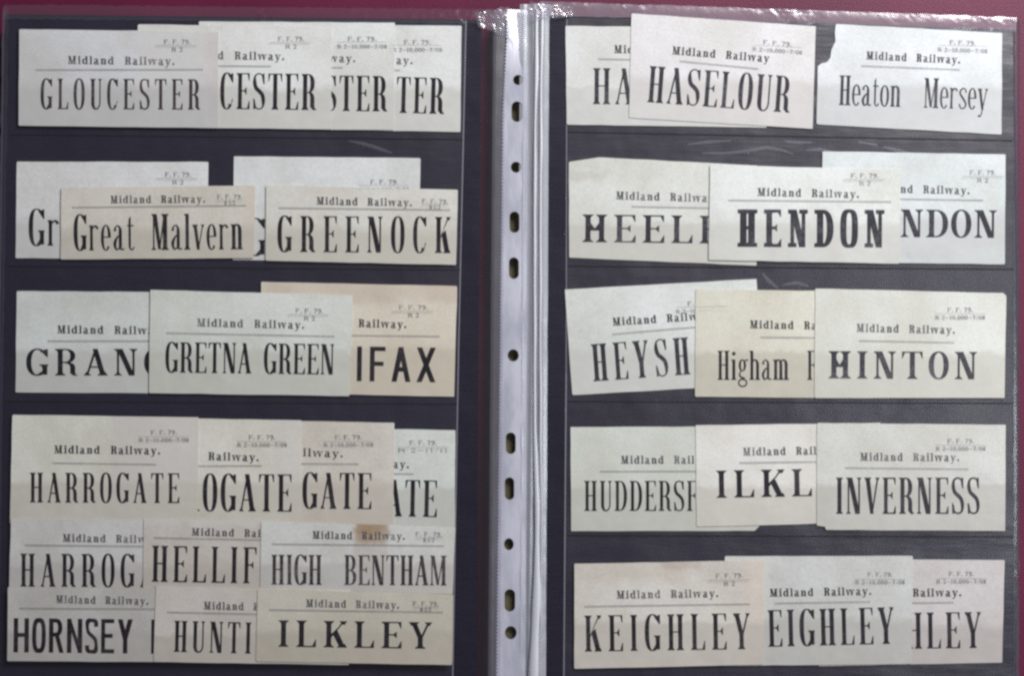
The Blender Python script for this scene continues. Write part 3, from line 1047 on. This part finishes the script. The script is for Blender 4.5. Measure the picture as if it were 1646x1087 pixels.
# ---- left page, second row
label(5, [(27, 259.5), (335, 260), (333, 416), (25, 415)], 1, COOL, ('{Gre}at Malvern', 'cond', 46, 395, 119, 395, 59, dict(gap=.17, word=.9)),
      None, None, (265, 307, 284, 'R2'),
      'bluish white label reading only Gr, half hidden behind the Great Malvern label', [], 'black')
label(7, [(376, 251), (676, 254), (672, 421), (374, 418)], 1, COOL, ('{G}REENOCK', 'cond', 396, 411, 426, 411, 60, dict(gap=.25)),
      None, None, (595, 640, 296, TINYPRINT),
      'pale bluish white label almost wholly hidden behind the GREENOCK label', [], 'black')
label(6, [(99, 302), (411, 298), (408, 415), (98, 417)], 3, CREAM, ('Great Malvern', 'cond', 119, 403, 391, 401, 58, dict(gap=.17, word=.9)),
      (MR, 178, 327, 330, 326, 12.5), (116, 334, 396, 331), (349, 390, 320, 'half'),
      'cream label reading Great Malvern in mixed case letters', [(396, 415, 290, 420, P1, .35, 6)], 'black')
label(8, [(428, 298), (736, 305), (733, 426), (427, 419)], 3, CREAM, ('GREENOCK', 'cond', 446, 405, 724, 407, 58, dict(gap=.55)),
      (MR, 509, 329, 662, 332, 12.5), (448, 335, 724, 338), (678, 720, 327, 'half', 1),
      'cream label reading GREENOCK in widely spaced capitals', [], 'black')

# ---- left page, third row
label(9, [(27, 468), (345, 470), (343, 633), (25, 631)], 1, COOL, ('{GRAN}GE', 'wide', 42, 604, 221, 604, 43, dict(gap=.28)),
      (MR, 92, 536, 264, 538, 13), (76, 549, 290, 549), None,
      'cool white label reading GRAN in wide bold capitals, cut off by GRETNA GREEN', [], 'black', M_SMALLD)
label(11, [(420, 453), (735, 460), (730, 638), (418, 631)], 2, TAN, ('HAL{IFAX}', 'sans', 570, 613, 700, 615, 56, dict(gap=.30)),
      ('Midland {Railway.}', 576, 526, 653, 528, 13), (480, 539, 707, 541.5), (641, 688, 498, 'R2'),
      'tan label showing IFAX in plain sans serif capitals', [(415, 740, 448, 485, (.58, .47, .38), .5, 10)], 'black', M_SMALLD)
label(10, [(242, 466), (567, 475), (562, 637), (240, 632)], 3, COOL, ('GRETNA GREEN', 'condlight', 266, 599, 537, 602.5, 49, dict(gap=.14, word=.65)),
      (MR, 317, 525, 489, 529, 13), (267, 536, 538, 541.5), (475, 520, 503, 'R2', 1),
      'cool white label reading GRETNA GREEN, lying over the tan label', [], 'black')

# ---- left page, fourth row
label(15, [(420, 686), (732, 692), (731, 850), (418, 844)], 1, COOL, ('HARROGA{TE}', 'cond', 651, 831, 702, 832, 59, dict(gap=.20)),
      ('Midland Railw{ay.}', 632, 753, 657, 753.5, 13), (560, 762, 665, 763), (658, 702, 716, 'R 2-11/11'),
      'cool white label showing only ATE, rearmost of the HARROGATE labels', [], 'black', M_SMALLD)
label(14, [(334, 674), (634, 680), (632, 850), (332, 844)], 2, PINK, ('HARRO{GATE}', 'cond', 486, 818, 597, 819, 58, dict(gap=.20)),
      ('Midland Ra{ilway.}', 487, 734, 551, 736, 13), (430, 746, 577, 747), (538, 582, 707, TINYPRINT),
      'pinkish cream label showing only GATE, between the OGATE and ATE labels', [], 'black', M_SMALLD)
label(13, [(184, 671), (485, 676), (483, 848), (182, 842)], 3, CREAM, ('HARR{OGATE}', 'cond', 326, 822, 469, 823, 60, dict(gap=.20)),
      ('Midland {Railway.}', 335, 740, 416, 742, 13), (250, 750.5, 421, 749.5), (400, 443, 707, TINYPRINT),
      'cream label showing OGATE, tucked behind the whole HARROGATE label', [(440, 490, 670, 860, PINK, .6, 8)], 'black', M_SMALLD)
label(12, [(21, 667), (320, 671), (318, 846), (17, 842)], 4, GREY, ('HARROGATE', 'condlight', 49, 808, 289, 809, 48, dict(gap=.34)),
      (MR, 88, 729, 258, 731, 13), (85, 745, 252, 747.5), (243, 285, 699, TINYPRINT),
      'greyish cream label reading HARROGATE in full, left end of the fourth row', [(182, 330, 660, 850, PINK, .7, 2)], 'black', M_SMALLD)

# ---- left page, fifth row
label(16, [(19, 834), (330, 838), (328, 958), (16, 954)], 5, GREY, ('{HARROG}ATE', 'condlight', 34, 943, 217, 944, 53, dict(gap=.40)),
      ('{Midland Railw}ay.', 102, 871, 236, 873, 12.5), (41, 877, 290, 879.5), None,
      'grey white label reading HARROG, its end cut off under HELLIF', [], 'black')
label(17, [(232, 833), (540, 840), (538, 958), (231, 954)], 6, PINK, ('{HELLIF}IELD', 'condlight', 245, 935, 413, 938, 58, dict(gap=.32)),
      ('{Midland Rail}way.', 309, 861, 426, 864, 12.5), (248, 865, 500, 870), None,
      'pinkish label reading HELLIF, between HARROG and HIGH BENTHAM', [(225, 440, 828, 846, CREAM, .6, 3)], 'black')
label(18, [(421, 838), (732, 847), (728, 955), (419, 948)], 7, GREY, ('HIGH BENTHAM', 'condlight', 437, 939.5, 718, 941, 48, dict(gap=.13, word=1.45)),
      (MR, 503, 866, 651, 868, 12.5), (438, 875, 714, 878), (668, 711, 862, 'half', 1),
      'grey white label reading HIGH BENTHAM with a brown stain on its top edge',
      [(572, 621, 830, 873, (.36, .22, .085), .80, 6), (569, 624, 862, 950, (.50, .43, .34), .40, 5), (578, 612, 842, 860, (.30, .17, .05), .35, 7)], 'worn')

# ---- left page, sixth row
label(19, [(15, 943), (323, 947), (322, 1064), (14, 1062)], 8, GREY, ('{HORNSEY} I', 'sansc', 24, 1048, 215, 1050, 55, dict(gap=.20, word=.70)),
      (MR, 92, 969, 240, 972, 12.5), (33, 978, 300, 979.5), None,
      'grey white label reading HORNSEY in bold narrow letters, bottom left corner', [], 'black')
label(20, [(253, 941), (564, 947), (562, 1068), (249, 1063)], 9, PINK, ('{HUNTI}NGDON', 'condlight', 281, 1047, 405, 1050, 50, dict(gap=.36)),
      (MR, 329, 979, 478, 982, 12.5), (270, 984, 500, 989), None,
      'pinkish label reading HUNTI, between HORNSEY and ILKLEY', [], 'black')
label(21, [(416, 946), (729, 955), (727, 1068), (413, 1062)], 10, BUFF, ('ILKLEY', 'wide', 448, 1038.5, 694, 1042, 42.5, dict(gap=.32)),
      (MR, 493, 975, 642, 978, 12.5), (434, 980, 712, 984), (664, 705, 973, 'half', 1),
      'buff label reading ILKLEY in full, bottom row of the left page', [(560, 735, 1040, 1075, P1, .25, 14)], 'black')

# ---- right page, first row
label(22, [(909, 41), (1230, 45), (1232, 205), (911, 200)], 1, WHITE, ('{HA}SELOUR', 'cond', 953, 167, 1017, 167.5, 58, dict(gap=.30)),
      (MR, 987, 85, 1150, 87, 13), (961, 95, 1150, 98), None,
      'white label showing only HA, behind the tilted HASELOUR label', [], 'grey', M_SMALLD)
label(23, [(1015, 21), (1311, 42), (1306, 207), (1011, 189)], 2, PALE, ('HASELOUR', 'cond', 1040, 164, 1268, 181, 58.5, dict(gap=.22)),
      ('Midland Railway', 1080, 87, 1236, 100, 13), (1092, 98.5, 1219, 111), (1226, 1272, 71, TINYPRINT, 4),
      'cream label reading HASELOUR, tilted, its top edge above the page', [], 'grey', M_SMALLD)
label(24, [(1343.5, 38), (1611, 52.5), (1610, 216), (1312.5, 199.5), (1314.5, 106), (1321, 101), (1329, 100), (1335, 92), (1336, 81), (1339.5, 73), (1343, 66), (1342, 52)], 1, WHITE,
      ('Heaton Mersey', 'fine', 1348, 168.5, 1587, 176, 48, dict(gap=.10, word=1.75)),
      (MR, 1392, 95, 1543, 102, 13), (1384, 106, 1543, 112), (1526, 1568, 71, TINYPRINT, 2),
      'white label reading Heaton Mersey with its upper left corner torn away', [], 'grey', M_SMALLD)

# ---- right page, second row
label(25, [(914.5, 260), (964, 252.5), (1218, 266), (1216, 427), (915, 414)], 1, PALE, ('{HEEL}EY', 'wide', 936, 389, 1113, 391, 44.5, dict(gap=.28)),
      (MR, 990, 320.5, 1153, 325, 13), (1015, 332.5, 1200, 336), None,
      'cream label reading HEEL with a clipped and creased upper left corner', [(905, 975, 276, 290, (.48, .45, .38), .35, 5)], 'grey')
label(27, [(1322, 243), (1616, 248), (1615, 425), (1320, 421)], 2, WHITE, ('HE{NDON}', 'wide', 1447, 381, 1602, 382.5, 44.5, dict(gap=.13)),
      ('Midla{nd Railway.}', 1447, 310, 1558, 312.5, 13), (1380, 319.5, 1580, 322.5), (1558, 1600, 281, 'R2'),
      'white label showing NDON with a bluish smudge at its lower edge', [(1452, 1500, 406, 430, (.48, .52, .58), .40, 9), (1452, 1464, 408, 419, (.22, .26, .31), .5, 5)], 'grey')
label(26, [(1141, 265), (1447, 273), (1445, 424), (1139, 418)], 3, WHITE, ('HENDON', 'slab', 1185, 397, 1421, 398, 60.5, dict(gap=.33)),
      (MR, 1217, 315, 1380, 318.5, 13), (1170, 322.5, 1432, 325), (1367, 1412, 286, 'R2'),
      'white label reading HENDON in very heavy slab capitals', [], 'grey')

# ---- right page, third row
label(28, [(908, 465.5), (1216, 448.5), (1225, 618), (920, 635.5)], 1, PALE, ('{HEYSH}AM', 'cond', 954, 613.5, 1110, 602, 60, dict(gap=.40)),
      (MR, 985, 524, 1148, 513, 13), (984, 538, 1130, 525.5), (1105, 1148, 492, TINYPRINT, -2),
      'cream label reading HEYSH, tilted up to the right', [], 'grey', M_SMALLD)
label(29, [(1118, 465), (1422, 469), (1430, 641), (1117, 638)], 2, BUFF, ('{Higham} Ferrers', 'fine', 1153, 611, 1268, 611, 47, dict(gap=.13, word=1.22)),
      (MR, 1205, 528, 1368, 531, 13), (1222, 543, 1400, 544), None,
      'yellowish buff label reading Higham in mixed case letters', [(1110, 1220, 540, 650, (.58, .50, .42), .3, 14)], 'black', M_SMALLD)
label(30, [(1310, 464), (1612, 471), (1617, 476), (1614, 640), (1309, 640)], 3, PALE, ('HINTON', 'wide', 1331, 608.5, 1570, 610, 44, dict(gap=.26)),
      (MR, 1376, 533.5, 1534, 537, 13), (1380, 548.5, 1533, 551.5), (1522, 1563, 502, TINYPRINT),
      'cream label reading HINTON in wide capitals, over the right end of Higham', [], 'grey')

# ---- right page, fourth row
label(31, [(917, 687), (1222, 686), (1221, 846), (1213, 854), (918, 854.5)], 1, CREAM, ('{HUDDERS}FIELD', 'fine', 939, 822, 1100, 822, 48.5, dict(gap=.20)),
      ('{Midland Rail}way.', 998, 746, 1116, 746, 13), (964, 759, 1200, 758.5), None,
      'greyish cream label reading HUDDERSF, cut off by the ILKL label', [], 'black')
label(32, [(1118, 684), (1415, 680), (1417, 840), (1119.5, 847)], 2, PALE, ('{ILKL}EY', 'wide', 1151, 801, 1305, 798, 44, dict(gap=.30)),
      ('{Midland Rail}way.', 1194, 733, 1312, 731, 13), (1188, 745, 1400, 742), None,
      'pale cream label showing ILKL, between HUDDERSF and INVERNESS', [(1165, 1320, 820, 860, P1, .25, 12)], 'black')
label(33, [(1313, 680), (1616, 683), (1615, 854), (1327, 852), (1326, 847), (1312.5, 845)], 3, PALE, ('INVERNESS', 'condlight', 1343, 826.5, 1574, 826.5, 58.5, dict(gap=.20)),
      (MR, 1382, 741, 1541, 742, 13), (1358, 753, 1556, 755), (1522, 1565, 713, TINYPRINT),
      'cream label reading INVERNESS in narrow capitals', [], 'black')

# ---- right page, fifth row
label(36, [(1318, 899), (1615, 901), (1611, 1066), (1316, 1072)], 1, PINK, ('KEIGH{LEY}', 'cond', 1490, 1043.5, 1577, 1042.5, 58, dict(gap=.30)),
      ('Midland {Railway.}', 1467, 960, 1545, 959.5, 13), (1430, 971, 1533, 970), (1525, 1565, 927, TINYPRINT),
      'pinkish cream label showing LEY, rearmost of the KEIGHLEY labels', [], 'black', M_SMALLD)
label(35, [(1165, 894.5), (1467, 894), (1465, 1068), (1162, 1071)], 2, GREY, ('K{EIGHLEY}', 'cond', 1235, 1040.5, 1437, 1035.5, 59, dict(gap=.30)),
      (MR, 1237, 960, 1400, 957, 13), (1245, 971, 1399, 968.5), (1394, 1434, 928, TINYPRINT),
      'greyish white label showing EIGHLEY, middle one of the KEIGHLEY labels', [(1140, 1240, 890, 1080, CREAM, .4, 2)], 'black', M_SMALLD)
label(34, [(923, 906.5), (1229, 901), (1226, 1069), (923, 1075.5)], 3, PINK, ('KEIGHLEY', 'cond', 940, 1048, 1205, 1044, 58, dict(gap=.42)),
      (MR, 991, 963, 1154, 960.5, 13), (939, 976, 1205, 972), (1150, 1194, 930, 'R2', -1),
      'toned pinkish label reading KEIGHLEY in full, front of its row', [(1196, 1235, 895, 1080, P1, .38, 10), (920, 1100, 900, 935, (.53, .45, .36), .35, 14), (1055, 1130, 898, 915, (.46, .36, .28), .4, 6)], 'black')
